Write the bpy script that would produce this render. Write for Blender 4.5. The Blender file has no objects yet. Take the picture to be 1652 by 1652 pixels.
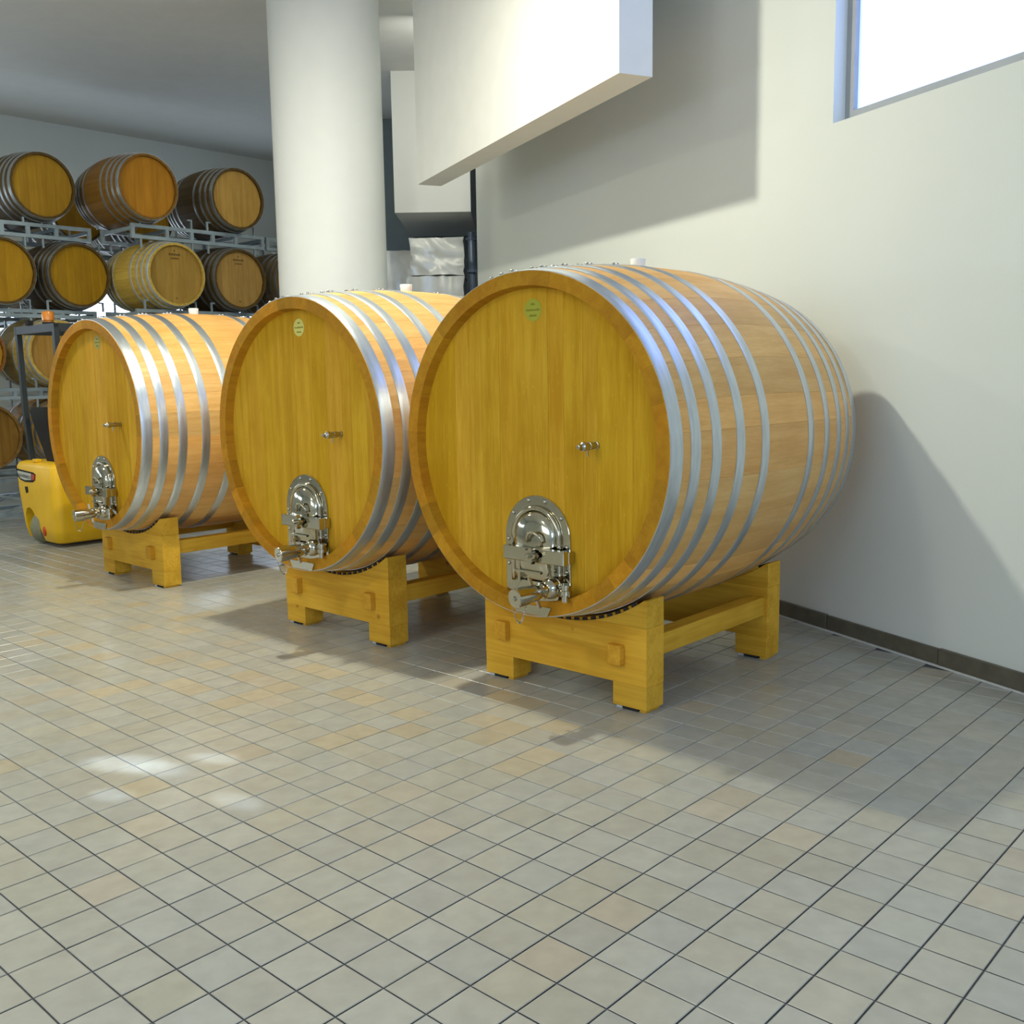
import bpy, bmesh, math, random
from mathutils import Vector, Matrix
PI = math.pi
rnd = random.Random(7)
SC = bpy.context.scene
COL = SC.collection

# ------------------------------------------------------------ camera, world, lights, exposure
cam_d = bpy.data.cameras.new('camera'); cam = bpy.data.objects.new('camera', cam_d); COL.objects.link(cam)
F_PX, PITCH, ROLL = 1609.97, 0.13516, -0.016038
cam_d.sensor_fit = 'HORIZONTAL'; cam_d.sensor_width = 36.0; cam_d.lens = 36.0 * F_PX / 1652.0
cam_d.clip_start = 0.05; cam_d.clip_end = 100
fw = Vector((0, math.cos(PITCH), -math.sin(PITCH))); up = Vector((0, math.sin(PITCH), math.cos(PITCH))); rt = Vector((1, 0, 0))
r2 = math.cos(ROLL)*rt + math.sin(ROLL)*up; u2 = -math.sin(ROLL)*rt + math.cos(ROLL)*up
cam.matrix_world = Matrix(((r2.x, u2.x, -fw.x, 0), (r2.y, u2.y, -fw.y, 0), (r2.z, u2.z, -fw.z, 1.4461), (0, 0, 0, 1)))
SC.camera = cam
SC.view_settings.view_transform = 'Standard'; SC.view_settings.look = 'None'
SC.view_settings.gamma = 1.0; SC.view_settings.use_curve_mapping = False
SC.view_settings.exposure = 0.48

PSI = -0.7418
UX = Vector((math.cos(PSI), math.sin(PSI), 0)); UN = Vector((-math.sin(PSI), math.cos(PSI), 0))
def G(a, b, z=0.0):                     # hall grid: a across the tile rows, b along them
    return UX*a + UN*b + Vector((0, 0, z))
WP = Vector((3.0053, 2.7, 0)); WD = Vector((-0.40870668, 0.91266578, 0))     # right wall line
WN = Vector((-WD.y, WD.x, 0))           # towards the room
CEIL = 4.9

w = bpy.data.worlds.new('world'); SC.world = w; w.use_nodes = True
w.node_tree.nodes['Background'].inputs[0].default_value = (0.55, 0.7, 1.0, 1); w.node_tree.nodes['Background'].inputs[1].default_value = 0.6

def area(name, loc, target, sx, sy, power, col, shape='RECTANGLE', spread=180):
    l = bpy.data.lights.new(name, 'AREA'); l.shape = shape; l.size = sx; l.size_y = sy; l.energy = power; l.color = col
    l.spread = math.radians(spread)
    o = bpy.data.objects.new(name, l); COL.objects.link(o); o.location = loc
    o.rotation_euler = (Vector(target)-Vector(loc)).to_track_quat('-Z', 'Y').to_euler(); return o
WARM = (1.0, 0.98, 0.80); COOL = (0.50, 0.66, 1.0); NEUT = (1.0, 1.0, 0.90)
MAIN = Vector((-1.18, 5.52, 4.60))
area('lamp_main', MAIN, MAIN-Vector((0, 0, 1)), 0.18, 0.18, 102, WARM, 'DISK')
for nm, a, b, p_, c_ in (('lamp_left', -8.0, 1.6, 50, WARM), ('lamp_front', -3.4, -2.4, 60, WARM)):
    q = G(a, b, 4.6); area(nm, q, q-Vector((0, 0, 1)), 0.6, 0.6, p_, c_, 'DISK')
area('daylight_front', G(7.8, -2.2, 3.2), G(0, 0.5, 1.2), 5.5, 2.6, 370, COOL)
area('fill_end', (-.55, 9.9, 4.5), (-.8, 12.5, 2.6), .5, .5, 14, NEUT, 'DISK')  # unseen fill added to brighten the stacks beyond the wall end
area('daylight_side', G(-2.0, -5.8, 3.2), G(-2, 3, 1.0), 6.0, 2.4, 110, (0.85, 0.92, 1.0))

def spot(name, loc, target, deg, power, col, sx=1.0, sy=1.0, blend=.6, roll=0.0):
    l = bpy.data.lights.new(name, 'SPOT'); l.spot_size = math.radians(deg); l.spot_blend = blend; l.energy = power; l.color = col; l.shadow_soft_size = 0.02
    o = bpy.data.objects.new(name, l); COL.objects.link(o); o.location = loc
    o.rotation_euler = ((Vector(target)-Vector(loc)).to_track_quat('-Z', 'Y') @ Matrix.Rotation(roll, 3, 'Z').to_quaternion()).to_euler(); o.scale = (sx, sy, 1); return o
# added narrow spots that brighten the tiles in front of the far left cask
for i, (tx, ty, dg, pw, sx, sy) in enumerate(((-1.50, 3.66, 3.4, 62, 1.0, .45), (-1.36, 3.60, 2.6, 40, 1.0, .5), (-1.16, 3.70, 2.2, 52, 1.0, .4), (-1.43, 3.37, 2.0, 36, .9, .5), (-0.97, 3.30, 2.4, 34, 1.0, .4))):
    spot('added_gleam_%d' % i, (-1.9, 1.9, 4.75), (tx, ty, 0), dg*1.5, pw*13, (0.62, 0.78, 1.0), sx, sy, 1.0)

# ------------------------------------------------------------ materials
MATS = {}
def new_mat(name):
    m = bpy.data.materials.new(name); m.use_nodes = True; nt = m.node_tree
    b = nt.nodes['Principled BSDF']; MATS[name] = m; return m, nt, b
def N(nt, t, **kw):
    n = nt.nodes.new(t)
    for k, v in kw.items():
        if hasattr(n, k): setattr(n, k, v)
    return n
def plain(name, col, rough=0.5, metal=0.0, noise=0.06, nscale=6.0, bump=0.0, coat=0.0, bscale=60.0, emis=None, stretch=(1, 1, 1)):
    m, nt, b = new_mat(name)
    tc = N(nt, 'ShaderNodeTexCoord'); mp = N(nt, 'ShaderNodeMapping'); mp.inputs['Scale'].default_value = stretch
    nz = N(nt, 'ShaderNodeTexNoise'); nz.inputs['Scale'].default_value = nscale; nz.inputs['Detail'].default_value = 5
    hs = N(nt, 'ShaderNodeHueSaturation'); hs.inputs['Color'].default_value = (*col, 1)
    mr = N(nt, 'ShaderNodeMapRange'); mr.inputs['From Min'].default_value = 0.3; mr.inputs['From Max'].default_value = 0.7
    mr.inputs['To Min'].default_value = 1-noise; mr.inputs['To Max'].default_value = 1+noise
    L = nt.links.new
    L(tc.outputs['Object'], mp.inputs['Vector']); L(mp.outputs[0], nz.inputs['Vector']); L(nz.outputs['Fac'], mr.inputs['Value']); L(mr.outputs[0], hs.inputs['Value'])
    L(hs.outputs[0], b.inputs['Base Color'])
    b.inputs['Roughness'].default_value = rough; b.inputs['Metallic'].default_value = metal; b.inputs['Coat Weight'].default_value = coat
    if bump:
        n2 = N(nt, 'ShaderNodeTexNoise'); n2.inputs['Scale'].default_value = bscale
        bp = N(nt, 'ShaderNodeBump'); bp.inputs['Strength'].default_value = bump; bp.inputs['Distance'].default_value = 0.01
        L(mp.outputs[0], n2.inputs['Vector']); L(n2.outputs['Fac'], bp.inputs['Height']); L(bp.outputs[0], b.inputs['Normal'])
    if emis: b.inputs['Emission Color'].default_value = (*emis[0], 1); b.inputs['Emission Strength'].default_value = emis[1]
    return m
def wood(name, col, dark, rough=0.5, axis='Y', grain=22.0, objcol=True, fleck=0.0, knots=False, contrast=1.0, spec=0.4):
    """object-space grain running along `axis`; each board is offset and tinted by its own object colour"""
    m, nt, b = new_mat(name); L = nt.links.new
    tc = N(nt, 'ShaderNodeTexCoord'); oi = N(nt, 'ShaderNodeObjectInfo')
    sc = {'X': (0.06, 1, 1), 'Y': (1, 0.06, 1), 'Z': (1, 1, 0.06)}[axis]
    add = N(nt, 'ShaderNodeVectorMath', operation='ADD'); mul = N(nt, 'ShaderNodeVectorMath', operation='SCALE'); mul.inputs['Scale'].default_value = 17.0
    cb = N(nt, 'ShaderNodeCombineXYZ')
    for i in range(3): L(oi.outputs['Random'], cb.inputs[i])
    L(cb.outputs[0], mul.inputs[0]); L(tc.outputs['Object'], add.inputs[0]); L(mul.outputs[0], add.inputs[1])
    mp = N(nt, 'ShaderNodeMapping'); mp.inputs['Scale'].default_value = sc; L(add.outputs[0], mp.inputs['Vector'])
    n1 = N(nt, 'ShaderNodeTexNoise'); n1.inputs['Scale'].default_value = grain; n1.inputs['Detail'].default_value = 4; n1.inputs['Distortion'].default_value = 0.4
    n2 = N(nt, 'ShaderNodeTexNoise'); n2.inputs['Scale'].default_value = grain*7; n2.inputs['Detail'].default_value = 3
    n3 = N(nt, 'ShaderNodeTexNoise'); n3.inputs['Scale'].default_value = 3.5; n3.inputs['Detail'].default_value = 2
    L(mp.outputs[0], n1.inputs['Vector']); L(mp.outputs[0], n2.inputs['Vector']); L(add.outputs[0], n3.inputs['Vector'])
    s1 = N(nt, 'ShaderNodeMath', operation='MULTIPLY_ADD'); s1.inputs[1].default_value = 0.55
    s2 = N(nt, 'ShaderNodeMath', operation='MULTIPLY_ADD'); s2.inputs[1].default_value = 0.3
    s3 = N(nt, 'ShaderNodeMath', operation='MULTIPLY'); s3.inputs[1].default_value = 0.3
    L(n3.outputs['Fac'], s3.inputs[0]); L(n2.outputs['Fac'], s2.inputs[0]); L(s3.outputs[0], s2.inputs[2]); L(n1.outputs['Fac'], s1.inputs[0]); L(s2.outputs[0], s1.inputs[2])
    cr = N(nt, 'ShaderNodeValToRGB'); cr.color_ramp.elements[0].position = 0.575-0.13/contrast; cr.color_ramp.elements[1].position = 0.575+0.13/contrast
    cr.color_ramp.elements[0].color = (*dark, 1); cr.color_ramp.elements[1].color = (*col, 1); L(s1.outputs[0], cr.inputs[0])
    out = cr.outputs[0]
    if fleck:
        wv = N(nt, 'ShaderNodeTexVoronoi'); wv.inputs['Scale'].default_value = 34; wv.feature = 'F1'
        mpf = N(nt, 'ShaderNodeMapping'); mpf.inputs['Scale'].default_value = {'X': (.5, 1.3, 1.3), 'Y': (1.3, .5, 1.3), 'Z': (1.3, 1.3, .5)}[axis]
        mpf.inputs['Rotation'].default_value = (0.3, 0.5, 0.2); L(add.outputs[0], mpf.inputs['Vector']); L(mpf.outputs[0], wv.inputs['Vector'])
        mr = N(nt, 'ShaderNodeMapRange'); mr.inputs['From Min'].default_value = 0.05; mr.inputs['From Max'].default_value = 0.18; mr.inputs['To Min'].default_value = fleck; mr.inputs['To Max'].default_value = 0
        L(wv.outputs['Distance'], mr.inputs['Value'])
        mx = N(nt, 'ShaderNodeMixRGB', blend_type='MIX'); L(mr.outputs[0], mx.inputs[0]); L(out, mx.inputs[1]); mx.inputs[2].default_value = (min(col[0]*1.3, 1), min(col[1]*1.3, 1), min(col[2]*1.5, 1), 1); out = mx.outputs[0]
    if knots:
        vo = N(nt, 'ShaderNodeTexVoronoi'); vo.inputs['Scale'].default_value = 4.2; L(add.outputs[0], vo.inputs['Vector'])
        mr = N(nt, 'ShaderNodeMapRange'); mr.inputs['From Min'].default_value = 0.035; mr.inputs['From Max'].default_value = 0.085; mr.inputs['To Min'].default_value = 0.75; mr.inputs['To Max'].default_value = 0
        L(vo.outputs['Distance'], mr.inputs['Value'])
        mx = N(nt, 'ShaderNodeMixRGB', blend_type='MIX'); L(mr.outputs[0], mx.inputs[0]); L(out, mx.inputs[1]); mx.inputs[2].default_value = (dark[0]*.45, dark[1]*.3, dark[2]*.3, 1); out = mx.outputs[0]
    if objcol:
        mx = N(nt, 'ShaderNodeMixRGB', blend_type='MULTIPLY'); mx.inputs[0].default_value = 1; L(out, mx.inputs[1]); L(oi.outputs['Color'], mx.inputs[2]); out = mx.outputs[0]
    L(out, b.inputs['Base Color']); b.inputs['Roughness'].default_value = rough; b.inputs['Specular IOR Level'].default_value = spec
    bp = N(nt, 'ShaderNodeBump'); bp.inputs['Strength'].default_value = 0.12; bp.inputs['Distance'].default_value = 0.004
    L(s1.outputs[0], bp.inputs['Height']); L(bp.outputs[0], b.inputs['Normal'])
    return m

wood('rim_oak', (0.52, 0.25, 0.013), (0.40, 0.17, 0.007), 0.6, 'Y', 26, spec=0.15)
wood('stave_oak', (0.82, 0.475, 0.15), (0.68, 0.345, 0.085), 0.42, 'Y', 26, fleck=0.18, spec=0.5)
wood('head_oak', (0.65, 0.375, 0.022), (0.49, 0.25, 0.008), 0.65, 'Z', 22, fleck=0.3, spec=0.10)
wood('cradle_pine', (0.76, 0.435, 0.042), (0.58, 0.30, 0.020), 0.62, 'X', 9, knots=True, contrast=1.3, spec=0.2)
wood('cradle_pine_long', (0.76, 0.435, 0.042), (0.58, 0.30, 0.020), 0.62, 'Y', 9, contrast=1.3, spec=0.2)
wood('cask_oak', (0.50, 0.31, 0.09), (0.36, 0.20, 0.045), 0.6, 'X', 30, spec=0.3)
wood('cask_head', (0.52, 0.33, 0.09), (0.40, 0.235, 0.05), 0.65, 'Z', 30, spec=0.2)
plain('hoop_steel', (0.60, 0.65, 0.70), 0.36, 0.95, 0.10, 9, bump=0.02, stretch=(1, 6, 1))
plain('cask_hoop', (0.36, 0.38, 0.38), 0.38, 0.85, 0.12, 12)
plain('cask_hoop_bright', (0.80, 0.83, 0.80), 0.34, 0.75, 0.1, 12)
plain('chrome', (0.50, 0.465, 0.36), 0.10, 1.0, 0.04, 30)
plain('brushed_steel', (0.46, 0.44, 0.38), 0.24, 1.0, 0.06, 20)
plain('silicone_white', (0.82, 0.85, 0.82), 0.45, noise=0.01)
plain('matt_black', (0.012, 0.012, 0.012), 0.7, noise=0.1)
plain('wall_paint', (0.70, 0.735, 0.69), 0.75, noise=0.012, nscale=1.5, bump=0.03, bscale=120)
plain('column_paint', (0.86, 0.88, 0.84), 0.55, noise=0.01, bump=0.02, bscale=90)
plain('ceiling_paint', (0.80, 0.81, 0.78), 0.8, noise=0.02)
plain('slate_paint', (0.22, 0.27, 0.29), 0.7, noise=0.05)
plain('grout', (0.10, 0.10, 0.11), 0.8, noise=0.2, nscale=40)
plain('skirting', (0.115, 0.105, 0.075), 0.55, noise=0.18, nscale=14, bump=0.1)
plain('sealant', (0.62, 0.63, 0.60), 0.5, noise=0.08, nscale=30)
plain('sticker_green', (0.36, 0.36, 0.02), 0.5, noise=0.03)
plain('sticker_yellow', (0.66, 0.60, 0.13), 0.5, noise=0.03)
plain('sticker_faint', (0.33, 0.29, 0.015), 0.5, noise=0.03)
plain('sticker_ink', (0.19, 0.17, 0.004), 0.6, noise=0.1)
plain('stamp_ink', (0.12, 0.065, 0.01), 0.8, noise=0.2)
plain('rack_steel', (0.30, 0.37, 0.40), 0.45, 0.25, 0.15, 10)
plain('truck_yellow', (0.86, 0.50, 0.006), 0.5, noise=0.07, nscale=5, coat=0.08)
plain('truck_dark', (0.022, 0.03, 0.032), 0.5, noise=0.15)
plain('truck_black', (0.007, 0.0065, 0.005), 0.8, noise=0.15)
plain('tyre_grey', (0.20, 0.20, 0.13), 0.8, noise=0.15, bump=0.2)
plain('beacon_amber', (0.75, 0.24, 0.012), 0.25, noise=0.04, coat=0.5)
plain('label_white', (0.55, 0.56, 0.47), 0.5, noise=0.05)
plain('lamp_red', (0.55, 0.045, 0.012), 0.3, noise=0.05)
plain('foil', (0.60, 0.61, 0.59), 0.28, 0.35, 0.14, 4, bump=0.9, bscale=3.2)
plain('pallet_wrap', (0.62, 0.635, 0.60), 0.30, 0.1, 0.07, 2.5, bump=0.8, bscale=2.4)
plain('pipe_blue', (0.45, 0.55, 0.72), 0.3, 0.3, 0.06)
plain('window_frame', (0.35, 0.37, 0.38), 0.5, noise=0.05)
plain('daylight_pane', (0.8, 0.85, 0.9), 0.5, noise=0.0, emis=((0.72, 0.84, 1.0), 3.5))
plain('high_pane', (0.8, 0.85, 0.9), 0.5, noise=0.0, emis=((0.20, 0.36, 1.0), 1.35))
# glazed floor tile: colour from the object colour (single tiles) or from the mesh attribute (joined tiles)
def tile_mat(name, attr):
    m, nt, b = new_mat(name); L = nt.links.new
    tc = N(nt, 'ShaderNodeTexCoord')
    geo = N(nt, 'ShaderNodeNewGeometry')
    n = N(nt, 'ShaderNodeTexNoise'); n.inputs['Scale'].default_value = 14; n.inputs['Detail'].default_value = 6
    L(geo.outputs['Position'], n.inputs['Vector'])
    mr = N(nt, 'ShaderNodeMapRange'); mr.inputs['From Min'].default_value = 0.3; mr.inputs['From Max'].default_value = 0.7; mr.inputs['To Min'].default_value = 0.93; mr.inputs['To Max'].default_value = 1.06
    L(n.outputs['Fac'], mr.inputs['Value'])
    hs = N(nt, 'ShaderNodeHueSaturation'); L(mr.outputs[0], hs.inputs['Value'])
    if attr:
        a = N(nt, 'ShaderNodeAttribute'); a.attribute_name = 'tile_colour'; L(a.outputs['Color'], hs.inputs['Color'])
    else:
        oi = N(nt, 'ShaderNodeObjectInfo'); L(oi.outputs['Color'], hs.inputs['Color'])
    L(hs.outputs[0], b.inputs['Base Color'])
    n2 = N(nt, 'ShaderNodeTexNoise'); n2.inputs['Scale'].default_value = 5; L(geo.outputs['Position'], n2.inputs['Vector'])
    m2 = N(nt, 'ShaderNodeMapRange'); m2.inputs['From Min'].default_value = 0.3; m2.inputs['From Max'].default_value = 0.7; m2.inputs['To Min'].default_value = 0.20; m2.inputs['To Max'].default_value = 0.27
    L(n2.outputs['Fac'], m2.inputs['Value']); L(m2.outputs[0], b.inputs['Roughness'])
    bp = N(nt, 'ShaderNodeBump'); bp.inputs['Strength'].default_value = 0.03; bp.inputs['Distance'].default_value = 0.004; L(n2.outputs['Fac'], bp.inputs['Height']); L(bp.outputs[0], b.inputs['Normal'])
    return m
tile_mat('tile_single', False); tile_mat('tile_joined', True)

# ------------------------------------------------------------ object helpers
def meshobj(name, bm_or_mesh, mat=None, parent=None, smooth=False, loc=None, rot=None, label=None, kind=None):
    if isinstance(bm_or_mesh, bmesh.types.BMesh):
        me = bpy.data.meshes.new(name); bm_or_mesh.normal_update(); bm_or_mesh.to_mesh(me); bm_or_mesh.free()
        if smooth:
            me.shade_smooth()
            if smooth is not True: me.set_sharp_from_angle(angle=math.radians(smooth))
    else: me = bm_or_mesh
    o = bpy.data.objects.new(name, me); COL.objects.link(o)
    if mat and not me.materials: me.materials.append(MATS[mat])
    if parent: o.parent = parent
    if loc is not None: o.location = loc
    if rot is not None: o.rotation_euler = rot
    if label: o['label'] = label
    if kind: o['kind'] = kind
    return o
def thing(name, label, cat, loc=(0, 0, 0), rz=0.0, group=None):
    o = bpy.data.objects.new(name, None); COL.objects.link(o); o.empty_display_size = 0.1
    o.location = loc; o.rotation_euler = (0, 0, rz); o['label'] = label; o['category'] = cat
    if group: o['group'] = group
    return o
def tint(o, v=0.06, hue=0.03, r=rnd):
    k = 1+r.uniform(-v, v); h = r.uniform(-hue, hue); o.color = (k*(1+h), k, k*(1-h*1.5), 1); return o
def box(bm, x0, x1, y0, y1, z0, z1, bev=0.0, M=None):
    vs = [bm.verts.new((x, y, z)) for z in (z0, z1) for y in (y0, y1) for x in (x0, x1)]
    fs = [(0, 2, 3, 1), (4, 5, 7, 6), (0, 1, 5, 4), (2, 6, 7, 3), (0, 4, 6, 2), (1, 3, 7, 5)]
    ff = [bm.faces.new([vs[i] for i in f]) for f in fs]
    if bev:
        es = list({e for f in ff for e in f.edges})
        rb = bmesh.ops.bevel(bm, geom=es, offset=bev, segments=1, affect='EDGES'); 
    if M is not None:
        bmesh.ops.transform(bm, matrix=M, verts=list({v for f in ff if f.is_valid for v in f.verts}) if not bev else list({v for f in rb['faces'] for v in f.verts} | {v for f in ff if f.is_valid for v in f.verts}))
    return bm
def nb(*a, **k): return box(bmesh.new(), *a, **k)
def prism(poly, y0, y1, bm=None, bev=0.0):
    """polygon in x,z extruded along y"""
    bm = bm or bmesh.new(); n = len(poly)
    A = [bm.verts.new((x, y0, z)) for x, z in poly]; B = [bm.verts.new((x, y1, z)) for x, z in poly]
    bm.faces.new(A); bm.faces.new(B[::-1])
    for i in range(n): bm.faces.new((A[i], B[i], B[(i+1) % n], A[(i+1) % n]))
    bmesh.ops.recalc_face_normals(bm, faces=bm.faces[:])
    if bev: bmesh.ops.bevel(bm, geom=bm.edges[:], offset=bev, segments=1, affect='EDGES')
    return bm
def lathe(prof, seg=24, M=None, bm=None, cap=True):
    """profile (r, h) about local z"""
    bm = bm or bmesh.new(); rings = []; new = []
    for r, h in prof:
        if r < 1e-6: v = bm.verts.new((0, 0, h)); rings.append([v]); new.append(v)
        else:
            R = [bm.verts.new((r*math.cos(2*PI*i/seg), r*math.sin(2*PI*i/seg), h)) for i in range(seg)]; rings.append(R); new += R
    for a, b in zip(rings, rings[1:]):
        for i in range(seg):
            j = (i+1) % seg
            if len(a) == 1 and len(b) == 1: continue
            if len(a) == 1: bm.faces.new((a[0], b[j], b[i]))
            elif len(b) == 1: bm.faces.new((a[i], a[j], b[0]))
            else: bm.faces.new((a[i], a[j], b[j], b[i]))
    if cap:
        if len(rings[0]) > 1: bm.faces.new(rings[0][::-1])
        if len(rings[-1]) > 1: bm.faces.new(rings[-1])
    if M is not None: bmesh.ops.transform(bm, matrix=M, verts=new)
    return bm
def along(p0, p1):
    """matrix taking local z to p0->p1"""
    d = Vector(p1)-Vector(p0); return Matrix.Translation(Vector(p0)) @ d.to_track_quat('Z', 'Y').to_matrix().to_4x4(), d.length
def rod(p0, p1, r, seg=12, bm=None, r1=None):
    M, L = along(p0, p1); return lathe([(r, 0), (r if r1 is None else r1, L)], seg, M, bm)
def tube(pts, r, seg=8, bm=None, closed=False):
    bm = bm or bmesh.new(); rings = []; n = len(pts); P = [Vector(p) for p in pts]
    ref = Vector((0, 0, 1))
    for i in range(n):
        t = (P[(i+1) % n]-P[i-1]) if closed else (P[min(i+1, n-1)]-P[max(i-1, 0)]); t.normalize()
        a = t.cross(ref)
        if a.length < 1e-3: a = t.cross(Vector((1, 0, 0)))
        a.normalize(); b = t.cross(a)
        rings.append([bm.verts.new(P[i]+a*r*math.cos(2*PI*k/seg)+b*r*math.sin(2*PI*k/seg)) for k in range(seg)])
    for i in range(n if closed else n-1):
        A, B = rings[i], rings[(i+1) % n]
        for k in range(seg): bm.faces.new((A[k], A[(k+1) % seg], B[(k+1) % seg], B[k]))
    if not closed: bm.faces.new(rings[0][::-1]); bm.faces.new(rings[-1])
    bmesh.ops.recalc_face_normals(bm, faces=bm.faces[:]); return bm
def bar(p0, p1, a, b, bm=None):
    """rectangular bar a x b between two points (b is the vertical-ish size)"""
    M, L = along(p0, p1); bm = bm or bmesh.new()
    d = (Vector(p1)-Vector(p0)).normalized(); upv = Vector((0, 0, 1)) if abs(d.z) < .9 else Vector((0, 1, 0))
    s = d.cross(upv).normalized(); t = s.cross(d)
    V = [bm.verts.new(Vector(p)+s*x+t*y) for p in (p0, p1) for x, y in ((-a/2, -b/2), (a/2, -b/2), (a/2, b/2), (-a/2, b/2))]
    for f in ((0, 1, 2, 3), (7, 6, 5, 4), (0, 4, 5, 1), (1, 5, 6, 2), (2, 6, 7, 3), (3, 7, 4, 0)): bm.faces.new([V[i] for i in f])
    bmesh.ops.recalc_face_normals(bm, faces=bm.faces[:]); return bm
def slab(name, p, q, thick, z0, z1, mat, side=1):
    """upright wall between two ground points, its room face on the line"""
    d = (q-p); L = d.length; d.normalize(); n = Vector((-d.y, d.x, 0))*side
    bm = bmesh.new()
    V = [bm.verts.new((*(c+n*t).xy, z)) for z in (z0, z1) for c, t in ((p, 0), (q, 0), (q, thick), (p, thick))]
    for f in ((0, 1, 5, 4), (1, 2, 6, 5), (2, 3, 7, 6), (3, 0, 4, 7), (4, 5, 6, 7), (3, 2, 1, 0)): bm.faces.new([V[i] for i in f])
    bmesh.ops.recalc_face_normals(bm, faces=bm.faces[:])
    return meshobj(name, bm, mat, kind='structure')

# ------------------------------------------------------------ the hall
A0, A1, B0, B1 = -13.9, 8.0, -6.0, 13.0
bm = bmesh.new(); V = [bm.verts.new(G(a, b, -0.004)) for a, b in ((A0, B0), (A1, B0), (A1, B1), (A0, B1))]; bm.faces.new(V)
floor = meshobj('floor', bm, 'grout', kind='structure')
TS, TA = 0.15, 0.14375                        # tile pitch
T0 = Vector((-0.75182, 3.97069, 0))           # a grid crossing
def tile_corner(k, A): return T0 + UX*(k*TS) - UN*(A*TA)
def project(P):
    d = P-Vector((0, 0, 1.4461)); z = d.dot(fw); return (826+F_PX*d.dot(r2)/z, 826-F_PX*d.dot(u2)/z, z)
def backproject(x, y):
    d = fw+r2*((x-826)/F_PX)+u2*((826-y)/F_PX); t = -1.4461/d.z; return Vector((d.x*t, d.y*t, 0))
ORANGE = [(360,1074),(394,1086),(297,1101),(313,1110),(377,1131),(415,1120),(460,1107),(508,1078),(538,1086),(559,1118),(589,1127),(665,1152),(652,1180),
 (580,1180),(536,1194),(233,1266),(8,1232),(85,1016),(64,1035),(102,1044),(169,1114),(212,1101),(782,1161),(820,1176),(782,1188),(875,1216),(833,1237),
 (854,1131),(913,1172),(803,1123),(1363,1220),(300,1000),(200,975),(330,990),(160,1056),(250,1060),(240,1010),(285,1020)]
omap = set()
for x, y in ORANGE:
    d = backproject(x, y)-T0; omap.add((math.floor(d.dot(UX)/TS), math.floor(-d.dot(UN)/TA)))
def tile_col(k, A):
    r = random.Random(k*7919+A*104729)
    base = Vector((0.405, 0.398, 0.345)); v = r.uniform(0.94, 1.05); wv = r.uniform(-.02, .03)
    c = Vector((base.x*v*(1+wv), base.y*v, base.z*v*(1-wv*2)))
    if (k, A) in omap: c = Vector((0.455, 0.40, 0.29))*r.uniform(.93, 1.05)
    elif r.random() < 0.03: c = Vector((0.44, 0.40, 0.32))*r.uniform(.93, 1.05)
    return c
gap = 0.0022; W_, H_ = TS-2*gap, TA-2*gap; ch = 0.0018
def tile_mesh():
    bm = bmesh.new()
    x0, x1, y0, y1 = -W_/2, W_/2, -H_/2, H_/2
    T = [bm.verts.new(p) for p in ((x0+ch, y0+ch, 0), (x1-ch, y0+ch, 0), (x1-ch, y1-ch, 0), (x0+ch, y1-ch, 0))]
    Bq = [bm.verts.new(p) for p in ((x0, y0, -ch), (x1, y0, -ch), (x1, y1, -ch), (x0, y1, -ch))]
    Cq = [bm.verts.new(p) for p in ((x0, y0, -.006), (x1, y0, -.006), (x1, y1, -.006), (x0, y1, -.006))]
    bm.faces.new(T)
    for i in range(4):
        j = (i+1) % 4; bm.faces.new((Bq[i], Bq[j], T[j], T[i])); bm.faces.new((Cq[i], Cq[j], Bq[j], Bq[i]))
    me = bpy.data.meshes.new('tile'); bm.to_mesh(me); bm.free(); me.materials.append(MATS['tile_single']); return me
TM = tile_mesh()
cand = []; allt = []
wall_side = lambda P: (P-WP).dot(WN)
for k in range(-90, 80):
    for A in range(-75, 80):
        c = tile_corner(k+.5, A+.5); a, b = c.dot(UX), c.dot(UN)
        if not (A0+.1 < a < A1-.1 and B0+.1 < b < B1-.1): continue
        if wall_side(c) < -0.02: continue
        allt.append((k, A, c))
        if c.y > 1.5:
            x, y, z = project(c)
            if -10 < x < 1662 and 700 < y < 1305: cand.append((z, k, A, c))
cand.sort(key=lambda t: t[0]); single = {(k, A) for _, k, A, _ in cand[:300]}
for _, k, A, c in cand[:300]:
    r = random.Random(k*31+A*17)
    o = bpy.data.objects.new('tile', TM); COL.objects.link(o); o.parent = floor; o.location = c+Vector((0, 0, r.uniform(-.0004, .0004)))
    o.rotation_euler = (r.gauss(0, .0022), r.gauss(0, .0022), PSI); q = tile_col(k, A); o.color = (*q, 1)
vs, fs, cs = [], [], []
for k, A, c in allt:
    if (k, A) in single: continue
    n = len(vs); r = random.Random(k*31+A*17); sx, sy = r.gauss(0, .0022), r.gauss(0, .0022)
    for e, zz in ((ch, 0), (0, -ch)):
        for x, y in ((-W_/2+e, -H_/2+e), (W_/2-e, -H_/2+e), (W_/2-e, H_/2-e), (-W_/2+e, H_/2-e)):
            p = c+UX*x+UN*y; vs.append((p.x, p.y, zz+sx*x+sy*y))
    fs.append((n, n+1, n+2, n+3)); q = tile_col(k, A); cs.append((q, 5))
    for i in range(4): j = (i+1) % 4; fs.append((n+4+i, n+4+j, n+j, n+i))
me = bpy.data.meshes.new('tile_field'); me.from_pydata(vs, [], fs)
ca = me.color_attributes.new('tile_colour', 'FLOAT_COLOR', 'CORNER')
buf = []
for q, nf in cs: buf += [q.x, q.y, q.z, 1.0]*(4*nf)
ca.data.foreach_set('color', buf)
meshobj('tile_field', me, 'tile_joined', floor, kind='stuff')

w_end = WP+WD*8.09; w_start = WP-WD*8.0
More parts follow.
